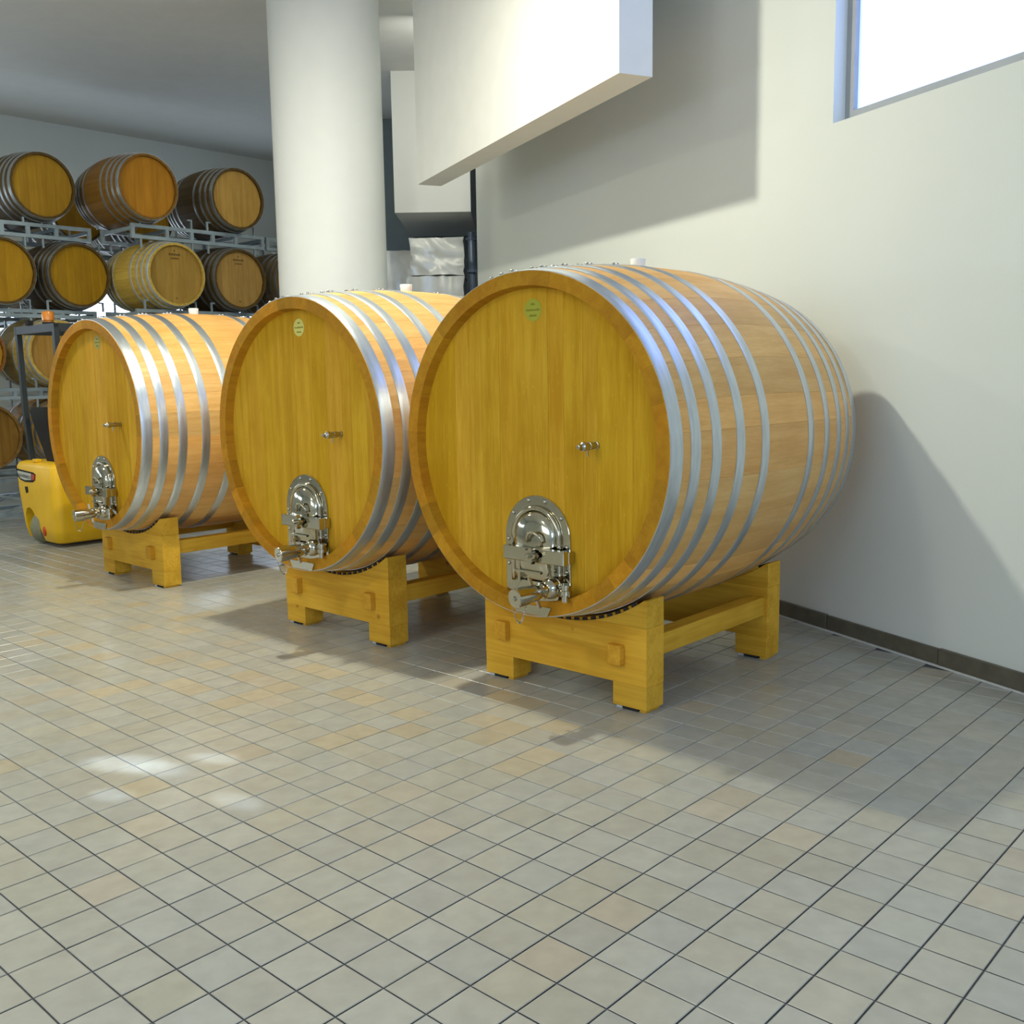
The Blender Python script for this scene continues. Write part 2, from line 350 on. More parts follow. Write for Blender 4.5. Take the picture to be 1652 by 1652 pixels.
# right wall: two lengths of masonry with a high daylight window between them, above the frame
def wall_piece(bm, s0, s1, z0, z1, th=0.30):
    V = [bm.verts.new((*(WP+WD*s_-WN*t).xy, z)) for z in (z0, z1) for s_, t in ((s0, 0), (s1, 0), (s1, th), (s0, th))]
    for f in ((0, 1, 2, 3), (7, 6, 5, 4), (0, 4, 5, 1), (1, 5, 6, 2), (2, 6, 7, 3), (3, 7, 4, 0)): bm.faces.new([V[i] for i in f])
HW = (0.7, 3.1, 2.75, 4.35)
bm = bmesh.new()
wall_piece(bm, -8.0, HW[0], 0, CEIL); wall_piece(bm, HW[1], 8.09, 0, CEIL); wall_piece(bm, HW[0], HW[1], 0, HW[2]); wall_piece(bm, HW[0], HW[1], HW[3], CEIL)
bmesh.ops.remove_doubles(bm, verts=bm.verts[:], dist=1e-5); bmesh.ops.recalc_face_normals(bm, faces=bm.faces[:])
meshobj('wall_right', bm, 'wall_paint', kind='structure')
t = bpy.data.objects.new('window_6', None); COL.objects.link(t); t['kind'] = 'structure'
t.location = WP+WD*HW[0]-WN*.12+Vector((0, 0, HW[2])); t.rotation_euler = (0, 0, math.atan2(WD.y, WD.x))
wl_, wh_ = HW[1]-HW[0], HW[3]-HW[2]
meshobj('pane', nb(.05, wl_-.05, -.01, .01, .05, wh_-.05), 'high_pane', t)
f = bmesh.new()
for q in ((0, wl_, 0, .06), (0, wl_, wh_-.06, wh_)): box(f, q[0], q[1], -.04, .04, q[2], q[3])
for q in (0, wl_/2-.03, wl_-.06): box(f, q, q+.06, -.04, .04, .06, wh_-.06)
meshobj('window_frame', f, 'window_frame', t)
slab('wall_left', G(A0, B0), G(A1, B0), 0.2, 0, CEIL, 'wall_paint', side=-1)
slab('wall_far', G(A0, B1), G(A1, B1), 0.2, 0, CEIL, 'slate_paint')
bm = bmesh.new(); V = [bm.verts.new(G(a, b, z)) for z in (CEIL, CEIL+.2) for a, b in ((A0-.2, B0-.2), (A1+.2, B0-.2), (A1+.2, B1+.2), (A0-.2, B1+.2))]
for f in ((0, 1, 2, 3), (7, 6, 5, 4), (0, 4, 5, 1), (1, 5, 6, 2), (2, 6, 7, 3), (3, 7, 4, 0)): bm.faces.new([V[i] for i in f])
bmesh.ops.recalc_face_normals(bm, faces=bm.faces[:]); meshobj('ceiling', bm, 'ceiling_paint', kind='structure')
# walls with window openings (back wall behind the racks, front wall behind the viewer)
def window_wall(name, wins, a, b0, b1, dirn, z0, z1, first, emit):
    bm = bmesh.new(); th = 0.2*dirn
    def bx(bb0, bb1, zz0, zz1):
        V = [bm.verts.new(G(aa, bb, z)) for z in (zz0, zz1) for aa, bb in ((a, bb0), (a+th, bb0), (a+th, bb1), (a, bb1))]
        for f in ((0, 1, 2, 3), (7, 6, 5, 4), (0, 4, 5, 1), (1, 5, 6, 2), (2, 6, 7, 3), (3, 7, 4, 0)): bm.faces.new([V[i] for i in f])
    bx(b0, b1, 0, z0); bx(b0, b1, z1, CEIL)
    e = b0
    for x0, x1 in wins: bx(e, x0, z0, z1); e = x1
    bx(e, b1, z0, z1); bmesh.ops.recalc_face_normals(bm, faces=bm.faces[:]); meshobj(name, bm, 'wall_paint', kind='structure')
    for i, (x0, x1) in enumerate(wins):
        t = bpy.data.objects.new('window_%d' % (first+i), None); COL.objects.link(t); t['kind'] = 'structure'
        t.location = G(a+th*.5, (x0+x1)/2, z0); t.rotation_euler = (0, 0, PSI)
        w2 = (x1-x0)/2; h = z1-z0
        meshobj('pane', nb(-.01, .01, -w2+.05, w2-.05, .05, h-.05), emit, t)
        f = bmesh.new()
        for q in ((-w2, w2, 0, .06), (-w2, w2, h-.06, h)): box(f, -.04, .04, *q)
        for q in (-w2, -.03, w2-.06): box(f, -.04, .04, q, q+.06, .06, h-.06)
        meshobj('window_frame', f, 'window_frame', t)
window_wall('wall_back', [(-5.0, -2.4), (-1.8, .8), (1.4, 4.0), (4.6, 7.2), (7.8, 10.4)], A0, B0, B1, -1, 1.9, 2.75, 1, 'daylight_pane')
slab('wall_front', G(A1, B0), G(A1, B1), 0.2, 0, CEIL, 'wall_paint', side=-1)
# skirting along the right wall, in lengths, with the pale sealant joint under it
bb = bpy.data.objects.new('baseboard_right', None); COL.objects.link(bb); bb['kind'] = 'structure'; ang = math.atan2(WD.y, WD.x)
bb.location = WP; bb.rotation_euler = (0, 0, ang)
j = [(Vector((1.768, 5.462, 0))-WP).dot(WD), (Vector((2.089, 4.746, 0))-WP).dot(WD)]
cuts = [-8, -6.4, -4.8, -3.2, -1.6, 0.2, j[1]+0.0, j[0], 4.45, 6.2, 8.05]
for i, (s0, s1) in enumerate(zip(cuts, cuts[1:])):
    off = 0.004 if i % 2 else 0
    meshobj('skirting_panel', nb(s0+.003, s1-.003, 0.0, 0.018+off, 0.012, 0.092+off, bev=.002), 'skirting', bb)
meshobj('sealant_strip', nb(-8, 8.05, 0.0, 0.022, 0.001, 0.0118), 'sealant', bb)
# unseen beam added to keep the lamp light off the top of the right wall
dm = (MAIN.xy-WP.xy).dot(WN.xy)
q0 = WP+WN*.62; zb = 4.60-(4.60-2.46)*(dm-.84)/dm
bm = bmesh.new()
V = [bm.verts.new((*(q0+WD*s+WN*t).xy, z)) for z in (zb, CEIL) for s, t in ((3.9, 0), (7.4, 0), (7.4, .22), (3.9, .22))]
for f in ((0, 1, 2, 3), (7, 6, 5, 4), (0, 4, 5, 1), (1, 5, 6, 2), (2, 6, 7, 3), (3, 7, 4, 0)): bm.faces.new([V[i] for i in f])
bmesh.ops.recalc_face_normals(bm, faces=bm.faces[:]); meshobj('shade_beam', bm, 'ceiling_paint', kind='structure')
# the round column behind the big casks
colm = thing('column', 'thick round white column rising behind the big casks', 'column', (-1.60, 9.35, 0))
meshobj('shaft', lathe([(0.49, 0), (0.49, CEIL)], 96), 'column_paint', colm, smooth=40)

# ------------------------------------------------------------ big casks
RR, RB, LB, ZC, DY = 0.7341, 0.8025, 1.68, 1.1469, 0.2312
def rad(v):  s = 2*v/LB-1; return RB-(RB-RR)*s*s
def ring_verts(bm, r, v, a): return bm.verts.new((r*math.sin(a), v, r*math.cos(a)))
def stave_mesh(width):
    bm = bmesh.new(); g = 0.00022; hw = width/2-g; chm = 0.0014; VS = [0, .05]+[.05+(LB-.1)*i/11 for i in range(1, 11)]+[LB-.05, LB]; n = len(VS)-1
    secs = []
    for i in range(n+1):
        v = VS[i]; ro = rad(v); ri = ro-(0.060 if i in (0, n) else 0.076)
        ca = chm/ro
        row = [ring_verts(bm, ro-.0010, v, -hw)] + [ring_verts(bm, ro, v, a) for a in (-hw+ca, -hw/3, hw/3, hw-ca)] + [ring_verts(bm, ro-.0010, v, hw)]+[ring_verts(bm, ri, v, a) for a in (hw, hw/2, 0, -hw/2, -hw)]
        secs.append(row)
    for a, b in zip(secs, secs[1:]):
        for k in range(11): bm.faces.new((a[k], a[(k+1) % 11], b[(k+1) % 11], b[k]))
    bm.faces.new(secs[0]); bm.faces.new(secs[-1][::-1]); bmesh.ops.recalc_face_normals(bm, faces=bm.faces[:])
    for f in bm.faces:
        c = f.calc_center_median(); q = math.hypot(c.x, c.z)
        if abs(f.normal.y) > .9 or q < rad(c.y)-.055: f.material_index = 1
    me = bpy.data.meshes.new('stave'); bm.to_mesh(me); bm.free(); me.materials.append(MATS['stave_oak']); me.materials.append(MATS['rim_oak']); return me
WIDTHS = [math.radians(x) for x in (9.5, 12, 14.5)]; STV = [stave_mesh(x) for x in WIDTHS]
def hoop_mesh(v0, v1, seg=128, radf=rad, off=0.0035, mat='hoop_steel', gapa=0.0):
    bm = bmesh.new(); rows = []
    prof = [(radf(v0)-.001, v0), (radf(v0)+off-.0008, v0), (radf(v0)+off, v0+.0012), (radf((v0+v1)/2)+off, (v0+v1)/2), (radf(v1)+off, v1-.0012), (radf(v1)+off-.0008, v1), (radf(v1)-.001, v1)]
    for r, v in prof: rows.append([ring_verts(bm, r, v, 2*PI*i/seg) for i in range(seg)])
    for a, b in zip(rows, rows[1:]):
        for i in range(seg): bm.faces.new((a[i], a[(i+1) % seg], b[(i+1) % seg], b[i]))
    bmesh.ops.recalc_face_normals(bm, faces=bm.faces[:])
    me = bpy.data.meshes.new('hoop'); bm.to_mesh(me); bm.free(); me.shade_smooth(); me.set_sharp_from_angle(angle=math.radians(35)); me.materials.append(MATS[mat]); return me
HV = [(0.003, 0.072), (0.120, 0.177), (0.250, 0.307), (0.4125, 0.4695), (0.600, 0.657)]
HV += [(LB-b, LB-a) for a, b in HV[::-1]]
HOOPS = [hoop_mesh(a, b) for a, b in HV]
def rivet_mesh():
    bm = lathe([(.010, 0), (.009, .004), (.0055, .0075), (0, .0085)], 10, cap=False); me = bpy.data.meshes.new('rivet'); bm.to_mesh(me); bm.free(); me.shade_smooth(); me.materials.append(MATS['brushed_steel']); return me
RIV = rivet_mesh()
def disc_mesh(r, h, seg=28): return lathe([(r, 0), (r, h)], seg)
Y2 = Matrix.Rotation(math.radians(90), 4, 'X')          # local z -> -y (out of the head)

def big_cask(idx, corner, th, label, stick, plank_us, seed):
    r = random.Random(seed)
    o = Vector((corner[0], corner[1], 0)) - Vector((math.cos(th), math.sin(th), 0))*0.47125
    ct = thing('wine_cask', label, 'barrel', o, th, 'big oak casks')
    axis0 = Vector((0, -DY, ZC))
    # staves
    ws = [0]*10+[1]*10+[2]*10; r.shuffle(ws); a = r.uniform(0, .3)
    ends = []
    for wi in ws:
        a += WIDTHS[wi]/2
        s = bpy.data.objects.new('stave', STV[wi]); COL.objects.link(s); s.parent = ct; s.location = axis0; s.rotation_euler = (0, a, 0); tint(s, .13, .06, r)
        ends.append(a+WIDTHS[wi]/2); a += WIDTHS[wi]/2
    # head: vertical planks clipped by the circle, standing 5 cm inside the rim
    R = 0.685; yh = -DY+0.05
    us = [-R]+plank_us+[R]
    for u0, u1 in zip(us, us[1:]):
        u0, u1 = max(u0, -R+.0005)+.0004, min(u1, R-.0005)-.0004
        pts = [(u0+(u1-u0)*i/6, math.sqrt(R*R-(u0+(u1-u0)*i/6)**2)) for i in range(7)]
        poly = [(x, ZC+z) for x, z in pts]+[(x, ZC-z) for x, z in pts[::-1]]
        dd = r.uniform(-.0006, .0006)
        p = meshobj('head_plank', prism(poly, yh+dd, yh+.04), 'head_oak', ct); k_ = r.choice((.93, .97, 1.0, 1.05, 1.09)); q_ = (k_-.93)*6+r.uniform(.6, 1.1); p.color = (k_, k_*r.uniform(.97, 1.02), k_*q_, 1)
    # rear head as boards too
    for i in range(8):
        u0, u1 = -R+2*R*i/8+.0004, -R+2*R*(i+1)/8-.0004
        pts = [(u0+(u1-u0)*k/4, math.sqrt(max(R*R-(u0+(u1-u0)*k/4)**2, 1e-5))) for k in range(5)]
        poly = [(x, ZC+z) for x, z in pts]+[(x, ZC-z) for x, z in pts[::-1]]
        p = meshobj('head_plank', prism(poly, -DY+LB-.09, -DY+LB-.05), 'head_oak', ct); tint(p, .09, .05, r)
    # hoops with their riveted laps
    for hi, me in enumerate(HOOPS):
        h = bpy.data.objects.new('hoop', me); COL.objects.link(h); h.parent = ct; h.location = axis0
        v0, v1 = HV[hi]; rr = rad((v0+v1)/2)+.0035
        for ra in ((-.17, -.09, -.01) if hi in (0, len(HOOPS)-1) else (0.0, 0.07)):
            for vv in ((v0+.25*(v1-v0)), (v0+.75*(v1-v0))):
                aa = -0.09+ra+0.012*hi
                q = bpy.data.objects.new('rivet', RIV); COL.objects.link(q); q.parent = h
                q.location = (rr*math.sin(aa), vv, rr*math.cos(aa)); q.rotation_euler = (0, aa, 0)
    bg = meshobj('bung', lathe([(.033, -.01), (.034, .010), (.037, .038), (.035, .042)], 24, Matrix.Translation((0, -DY+LB/2, ZC+RB))), 'silicone_white', ct, smooth=40)
    # round sticker
    sm, su, sz = stick
    st = meshobj('sticker', lathe([(.047, 0), (.047, .0012)], 32, Matrix.Translation((su, yh-.0006, sz)) @ Y2), sm, ct, label='small round label with illegible print')
    ink = bmesh.new(); zc0 = sz
    for row, (z, half, nn) in enumerate(((.024, .012, 5), (0.0, .038, 12), (-.024, .020, 8))):
        for i in range(nn):
            x = su-half+2*half*(i+.5)/nn; wdt = half/nn*.62; cur = -.25*((x-su)/.047)**2*.03 if row == 2 else 0
            box(ink, x-wdt, x+wdt, yh-.0024, yh-.0016, zc0+z-.004-cur*.0, zc0+z+.004+r.uniform(-.002, .001))
    meshobj('print', ink, 'sticker_ink', st)
    # sampling cock standing out of the head
    sx, szz = 0.348, 1.162
    M = Matrix.Translation((sx, yh, szz)) @ Y2
    sc = meshobj('sampling_tap', lathe([(.017, 0), (.017, .008), (.0145, .009), (.0145, .030), (.0165, .031), (.0165, .052), (.0145, .053), (.0145, .070), (.018, .072), (.019, .080), (.019, .094), (.0165, .096), (.012, .103), (.009, .108), (.009, .120), (.006, .122)], 20, M), 'brushed_steel', ct, smooth=40)
    meshobj('spout', rod((sx, yh-.058, szz-.008), (sx, yh-.058, szz-.042), .0035, 8), 'brushed_steel', sc)
    # manway door with cross bar, clamp and drain valve (chrome)
    mw = meshobj('manway_plate', prism([(-.182, -.258)]+[(.182*math.cos(t), .182*math.sin(t)) for t in [PI-PI*i/28 for i in range(29)]]+[(.182, -.258)], -.009, 0, bev=.0015), 'chrome', ct, loc=(.030, yh, .753), smooth=30)
    P = mw
    def arch(hw, zb, n=28): return [(-hw, zb)]+[(hw*math.cos(t), hw*math.sin(t)) for t in [PI-PI*i/n for i in range(n+1)]]+[(hw, zb)]
    # raised collar around the opening
    def arch_path(hw, zb, y, n=28): return [(-hw, y, zb)]+[(-hw, y, zb*(1-k/4)) for k in range(1, 4)]+[(hw*math.cos(PI-PI*i/n), y, hw*math.sin(PI-PI*i/n)) for i in range(n+1)]+[(hw, y, zb*k/4) for k in range(1, 4)]+[(hw, y, zb)]
    meshobj('collar', tube(arch_path(.128, -.20, -.016), .012, 10), 'chrome', P, smooth=True)
    # domed door leaf
    bm = bmesh.new(); rings = []
    out = arch(.118, -.19)
    for t, y in ((1.0, -.010), (.96, -.028), (.86, -.040), (.66, -.050), (.36, -.056)):
        rings.append([bm.verts.new((x*t, y, -.05+(z+.05)*t)) for x, z in out])
    c = bm.verts.new((0, -.058, -.05))
    n = len(out)
    for A_, B_ in zip(rings, rings[1:]):
        for i in range(n): bm.faces.new((A_[i], A_[(i+1) % n], B_[(i+1) % n], B_[i]))
    for i in range(n): bm.faces.new((rings[-1][i], rings[-1][(i+1) % n], c))
    bmesh.ops.recalc_face_normals(bm, faces=bm.faces[:])
    if sum(f.normal.y*f.calc_area() for f in bm.faces) > 0: bmesh.ops.reverse_faces(bm, faces=bm.faces[:])
    door = meshobj('manway_door', bm, 'chrome', P, smooth=60)
    # door grip ring
    meshobj('grip_ring', tube([(.035+.042*math.cos(t), -.062-.035*math.sin(t)*.6, -.012+.045*math.sin(t)) for t in [PI*i/12 for i in range(13)]], .0065, 8), 'chrome', P, smooth=True)
    # rivets
    for x, z in ((-.045, .159), (.048, .158), (-.134, .098), (.136, .092), (-.165, -.020), (.165, -.028), (.165, -.135), (-.165, -.130)):
        q = meshobj('bolt', lathe([(.0095, 0), (.0085, .004), (.005, .007), (0, .008)], 12, Matrix.Translation((x, -.009, z)) @ Y2, cap=False), 'brushed_steel', P, smooth=True)
    # cross bar: a square tube
    meshobj('cross_bar', nb(-.134, .206, -.082, -.046, -.096, -.036, bev=.003), 'chrome', P)
    meshobj('bar_bracket', nb(.160, .206, -.046, -.008, -.092, -.040, bev=.002), 'chrome', P)
    meshobj('bar_bracket', nb(-.130, -.108, -.046, -.008, -.09, -.042, bev=.002), 'chrome', P)
    # star nut on its screw
    bm = bmesh.new(); nn = 40; M2 = Matrix.Translation((.042, -.082, -.062)) @ Y2
    lathe([(.014, 0), (.014, .012)], 16, M2, bm)
    lo, hi_ = [], []
    for i in range(nn):
        t = 2*PI*i/nn; rr = .033+.008*math.cos(5*t)
        lo.append(bm.verts.new(M2 @ Vector((rr*math.cos(t), rr*math.sin(t), .012)))); hi_.append(bm.verts.new(M2 @ Vector((rr*.92*math.cos(t), rr*.92*math.sin(t), .034))))
    for i in range(nn): bm.faces.new((lo[i], lo[(i+1) % nn], hi_[(i+1) % nn], hi_[i]))
    bm.faces.new(lo[::-1]); bm.faces.new(hi_)
    lathe([(.013, .034), (.013, .048), (.009, .052)], 16, M2, bm)
    meshobj('star_nut', bm, 'chrome', P, smooth=35)
    # lower frame, drain valve, cap, chain, drip lip
    meshobj('lower_frame', prism([(-.07, -.19), (.14, -.19), (.14, -.235), (.12, -.30), (-.10, -.30), (-.13, -.25)], -.030, -.004, bev=.002), 'chrome', P)
    fr = bmesh.new()
    for q in ((-.075, -.06, -.055, -.028, -.19, -.098), (.118, .133, -.055, -.028, -.19, -.098), (-.09, .06, -.060, -.020, -.150, -.142)): box(fr, *q)
    meshobj('clamp_frame', fr, 'chrome', P)
    v0 = Vector((.132, -.050, -.196)); v1 = Vector((.100, -.268, -.212)); d = (v1-v0)
    M, Ln = along(v0, v1)
    vb = meshobj('drain_valve', lathe([(.018, -.02), (.034, -.012), (.043, .004), (.046, .022), (.043, .040), (.030, .055), (.026, .058), (.026, .068), (.036, .070), (.036, .082), (.028, .085), (.034, .10), (.037, .135), (.037, .165), (.041, .168), (.041, Ln), (.038, Ln+.004)], 32, M), 'chrome', P, smooth=35)
    hub = bmesh.new(); lathe([(.010, 0), (.010, .006), (.004, .008)], 12, M @ Matrix.Translation((0, 0, Ln+.004)), hub); meshobj('cap_bolt', hub, 'brushed_steel', vb)
    meshobj('side_port', lathe([(.014, 0), (.014, .03), (.030, .032), (.030, .05), (.024, .052), (.024, .064), (.030, .066), (.030, .074)], 20, Matrix.Translation((.208, -.075, -.245)) ), 'chrome', P, smooth=35)
    meshobj('port_pipe', rod((.208, -.075, -.215), (.150, -.062, -.20), .018, 14), 'chrome', P, smooth=35)
    # wing handle behind the cap
    wg = bmesh.new()
    for k in range(4):
        t = math.radians(25+90*k); box(wg, -.006, .006, -.006, .006, .026, .068, M=M @ Matrix.Translation((0, 0, .115)) @ Matrix.Rotation(t, 4, 'Z') @ Matrix.Rotation(math.radians(90), 4, 'X'))
    meshobj('wing_nut', wg, 'brushed_steel', P)
    # drip lip: bent sheet
    bm = prism([(-.105, -.290), (.115, -.290), (.092, -.332), (-.085, -.332)], -.058, -.053); meshobj('drip_lip', bm, 'chrome', P)
    # chain of small links
    chn = bmesh.new()
    e0 = v1+Vector((-.012, 0, -.040)); e1 = v0+d*.72+Vector((0, 0, -.036)); nl = 20
    for i in range(nl):
        t = (i+.5)/nl; p = e0.lerp(e1, t); p.z -= .072*(1-(2*t-1)**2)
        t2 = t+.02; p2 = e0.lerp(e1, t2); p2.z -= .072*(1-(2*t2-1)**2); dr = (p2-p).normalized()
        side = dr.cross(Vector((0, 1, 0) if i % 2 else (0.3, 0, 1))).normalized()
        tube([p+dr*.0065*math.cos(w_)+side*.0036*math.sin(w_) for w_ in [2*PI*k/8 for k in range(8)]], .0011, 4, chn, closed=True)
    meshobj('cap_chain', chn, 'brushed_steel', P)
    return ct

def cradle(idx, corner, th, label, seed):
    r = random.Random(seed)
    o = Vector((corner[0], corner[1], 0)) - Vector((math.cos(th), math.sin(th), 0))*0.47125
    ct = thing('cask_cradle', label, 'cradle', o, th, 'timber cradles')
    W2, T, L, H = 0.47125, 0.1306, 1.1916, 0.4966
    ZS, ZF = 0.375, 0.118
    for yy, front in ((0, True), (L-T, False)):
        vin = (yy+DY, yy+T+DY); rc = max(rad(vin[0]), rad(vin[1]))+.0145   # clears the cask
        def arc(x): return ZC-math.sqrt(rc*rc-x*x)
        xs = math.sqrt(rc*rc-(ZC-ZS)**2); xe = math.sqrt(rc*rc-(ZC-H)**2)
        for s in (-1, 1):
            pts = [(s*(xs+(xe-xs)*i/10), arc(xs+(xe-xs)*i/10)) for i in range(11)]+[(s*W2, H), (s*W2, ZS+.0012)]
            p = meshobj('saddle_block', prism(pts, yy+.001, yy+T-.001), 'cradle_pine', ct); tint(p, .05, .03, r)
        xb = xs
        pts = [(-W2, ZF), (-W2, ZS)]+[(-xb+2*xb*i/10, min(arc(-xb+2*xb*i/10), ZS)) for i in range(11)]+[(W2, ZS), (W2, ZF)]
        p = meshobj('cross_beam', prism(pts, yy, yy+T), 'cradle_pine', ct); tint(p, .05, .03, r)
        for s in (-1, 1):
            x0, x1 = sorted((s*.294, s*W2))
            p = meshobj('foot', nb(x0, x1, yy, yy+T, .014, ZF-.001, bev=.002), 'cradle_pine', ct); tint(p, .05, .03, r)
            for px in (x0+.012, x1-.042):
                meshobj('foot_pad', nb(px, px+.03, yy+.012, yy+T-.012, 0, .0145), 'sealant' if px < x0+.02 else 'cradle_pine', p)
            meshobj('foot_shim', nb(x0+.05, x1-.05, yy+.006, yy+T-.006, .0005, .0145), 'matt_black', p)
        # shim strip and the row of dark blocks between cask and saddle
        bm = bmesh.new()
        ro = rc-.001; ri = rc-.0135
        n = 24; amax = math.asin(.42/rc)
        for i in range(n):
            a0 = -amax+2*amax*i/n; a1 = a0+2*amax/n
            V = []
            for y in (yy+.006, yy+T-.006):
                for rr_, aa in ((ro, a0), (ro, a1), (ri, a1), (ri, a0)): V.append(bm.verts.new((rr_*math.sin(aa), y, ZC-rr_*math.cos(aa))))
            for f in ((0, 1, 2, 3), (7, 6, 5, 4), (0, 4, 5, 1), (2, 6, 7, 3)): bm.faces.new([V[k] for k in f])
        bmesh.ops.recalc_face_normals(bm, faces=bm.faces[:])
        meshobj('shim_strip', bm, 'cradle_pine', ct)
        nb_ = 19
        for i in range(nb_):
            aa = -amax*.97+2*amax*.97*i/(nb_-1); 
            g = meshobj('dark_block', nb(-.0115, .0115, yy-.0035 if front else yy+T-.02, yy+.02 if front else yy+T+.0035, -.0062, .0062), 'matt_black', ct)
            rm = rc-.0072; g.location = (rm*math.sin(aa), 0, ZC-rm*math.cos(aa)); g.rotation_euler = (0, -aa, 0)
    for s in (-1, 1):
        x0, x1 = sorted((s*.374, s*.455))
        p = meshobj('side_rail', nb(x0, x1, T, L-T, .232, .325, bev=.002), 'cradle_pine_long', ct); tint(p, .05, .03, r)
    for u0, u1 in ((-.380, -.312), (.290, .357)):
        for y0, y1 in ((-.036, 0.0), (L, L+.036)):
            p = meshobj('tenon_peg', nb(u0, u1, y0, y1, .200, .290, bev=.003), 'cradle_pine_long', ct); tint(p, .05, .02, r); p.color = (p.color[0]*.93, p.color[1]*.86, p.color[2]*.8, 1)
    return ct
CASKS = [((-2.455, 6.905), -0.7575, [-.56, -.39, -.25, -.12, .02, .16, .31, .45, .57], ('sticker_faint', .078, 1.725)),
         ((-0.668, 5.242), -0.7443, [-.502, -.36, -.226, -.039, .10, .238, .36, .441, .56], ('sticker_yellow', .023, 1.722)),
         ((0.561, 4.115), -0.7368, [-.461, -.370, -.291, -.185, -.078, .094, .179, .281, .354, .529], ('sticker_green', .017, 1.722))]
CL = ['big oak cask farthest left, beside the yellow forklift', 'middle big oak cask with the pale yellow round label', 'nearest and largest big oak cask, in front of the white wall']
KL = ['timber cradle under the far left big cask', 'timber cradle under the middle big cask', 'timber cradle under the nearest big cask']
for i, (c, th, pu, st) in enumerate(CASKS):
    big_cask(i, c, th, CL[i], st, pu, 100+i)
    cradle(i, c, th, KL[i], 200+i)

# ------------------------------------------------------------ small casks on steel racks
# local frame of a small cask: x points out of the head, y along the row, z up
CR, CRB, CLEN = 0.305, 0.352, 0.94
RK = 1.065                                 # these are large hogsheads: everything on the racks is 6.5% over the drawn size
def GR(a, b, z): return G(a*RK, b*RK, 1.4461+(z-1.4461)*RK)
def crad(v): s = 2*v/CLEN-1; return CRB-(CRB-CR)*s*s
def small_cask_protos():
    """all meshes built once in local space, head at x=0, body towards -x"""
    P = {}
    bm = bmesh.new(); nst = 26; n = 10; g = .0022
    for k in range(nst):
        a0, a1 = 2*PI*k/nst+g, 2*PI*(k+1)/nst-g; secs = []
        for i in range(n+1):
            v = CLEN*i/n; ro = crad(v); ri = ro-(.022 if i in (0, n) else .028)
            secs.append([bm.verts.new((-v, r_*math.sin(a), r_*math.cos(a))) for r_, a in ((ro-.0012, a0), (ro, a0+.01), (ro, a1-.01), (ro-.0012, a1), (ri, a1), (ri, a0))])
        for A_, B_ in zip(secs, secs[1:]):
            for q in range(6): bm.faces.new((A_[q], A_[(q+1) % 6], B_[(q+1) % 6], B_[q]))
        bm.faces.new(secs[0]); bm.faces.new(secs[-1][::-1])
    bmesh.ops.recalc_face_normals(bm, faces=bm.faces[:])
    me = bpy.data.meshes.new('stave_shell'); bm.to_mesh(me); bm.free(); me.materials.append(MATS['cask_oak']); P['shell'] = me
    P['planks'] = []; R = .2835; np_ = 7
    for x0, x1, lst in ((-.032, -.055, 'f'),):
        for i in range(np_):
            u0, u1 = -R+2*R*i/np_+.0005, -R+2*R*(i+1)/np_-.0005
            pts = [(u0+(u1-u0)*k/4, math.sqrt(max(R*R-(u0+(u1-u0)*k/4)**2, 1e-6))) for k in range(5)]
            poly = [(x, z) for x, z in pts]+[(x, -z) for x, z in pts[::-1]]
            bm = prism(poly, 0, .022)
            bmesh.ops.transform(bm, matrix=Matrix(((0, -1, 0, x0), (1, 0, 0, 0), (0, 0, 1, 0), (0, 0, 0, 1))), verts=bm.verts[:])
            me = bpy.data.meshes.new('head_plank'); bm.to_mesh(me); bm.free(); me.materials.append(MATS['cask_head']); P['planks'].append(me)
    bm = lathe([(R, 0), (R, .022)], 40, Matrix.Translation((-CLEN+.032, 0, 0)) @ Matrix.Rotation(PI/2, 4, 'Y')); me = bpy.data.meshes.new('rear_head'); bm.to_mesh(me); bm.free(); me.materials.append(MATS['cask_head']); P['rear'] = me
    for key, mat in (('dark', 'cask_hoop'), ('bright', 'cask_hoop_bright')):
        P[key] = []
        for v0, v1 in ((.002, .042), (.085, .117), (.165, .197), (.270, .304), (.636, .670), (.743, .775), (.823, .855), (.898, .938)):
            me = hoop_mesh(v0, v1, 64, crad, .0022, mat)
            me.transform(Matrix(((0, -1, 0, 0), (1, 0, 0, 0), (0, 0, 1, 0), (0, 0, 0, 1)))); P[key].append(me)
    me = bpy.data.meshes.new('bung'); bm = lathe([(.022, -.01), (.026, .012), (.024, .016)], 14, Matrix.Translation((-CLEN/2, 0, CRB))); bm.to_mesh(bme := me); bm.free(); me.materials.append(MATS['silicone_white']); P['bung'] = me
    bm = bmesh.new(); r = random.Random(3)
    for z, half, nn, hh in ((.232, .008, 1, .010), (.196, .062, 7, .012), (.158, .045, 6, .009), (-.225, .012, 2, .008)):
        for i in range(nn):
            y = -half+2*half*(i+.5)/nn; wd = half/nn*.7; box(bm, -.0325, -.0308, y-wd, y+wd, z-hh, z+hh*r.uniform(.5, 1))
    me = bpy.data.meshes.new('stamp'); bm.to_mesh(me); bm.free(); me.materials.append(MATS['stamp_ink']); P['stamp'] = me
    return P
SP = small_cask_protos()
def link_copy(src, parent, **kw):
    o = src.copy(); COL.objects.link(o); o.parent = parent; return o
ncask = 0
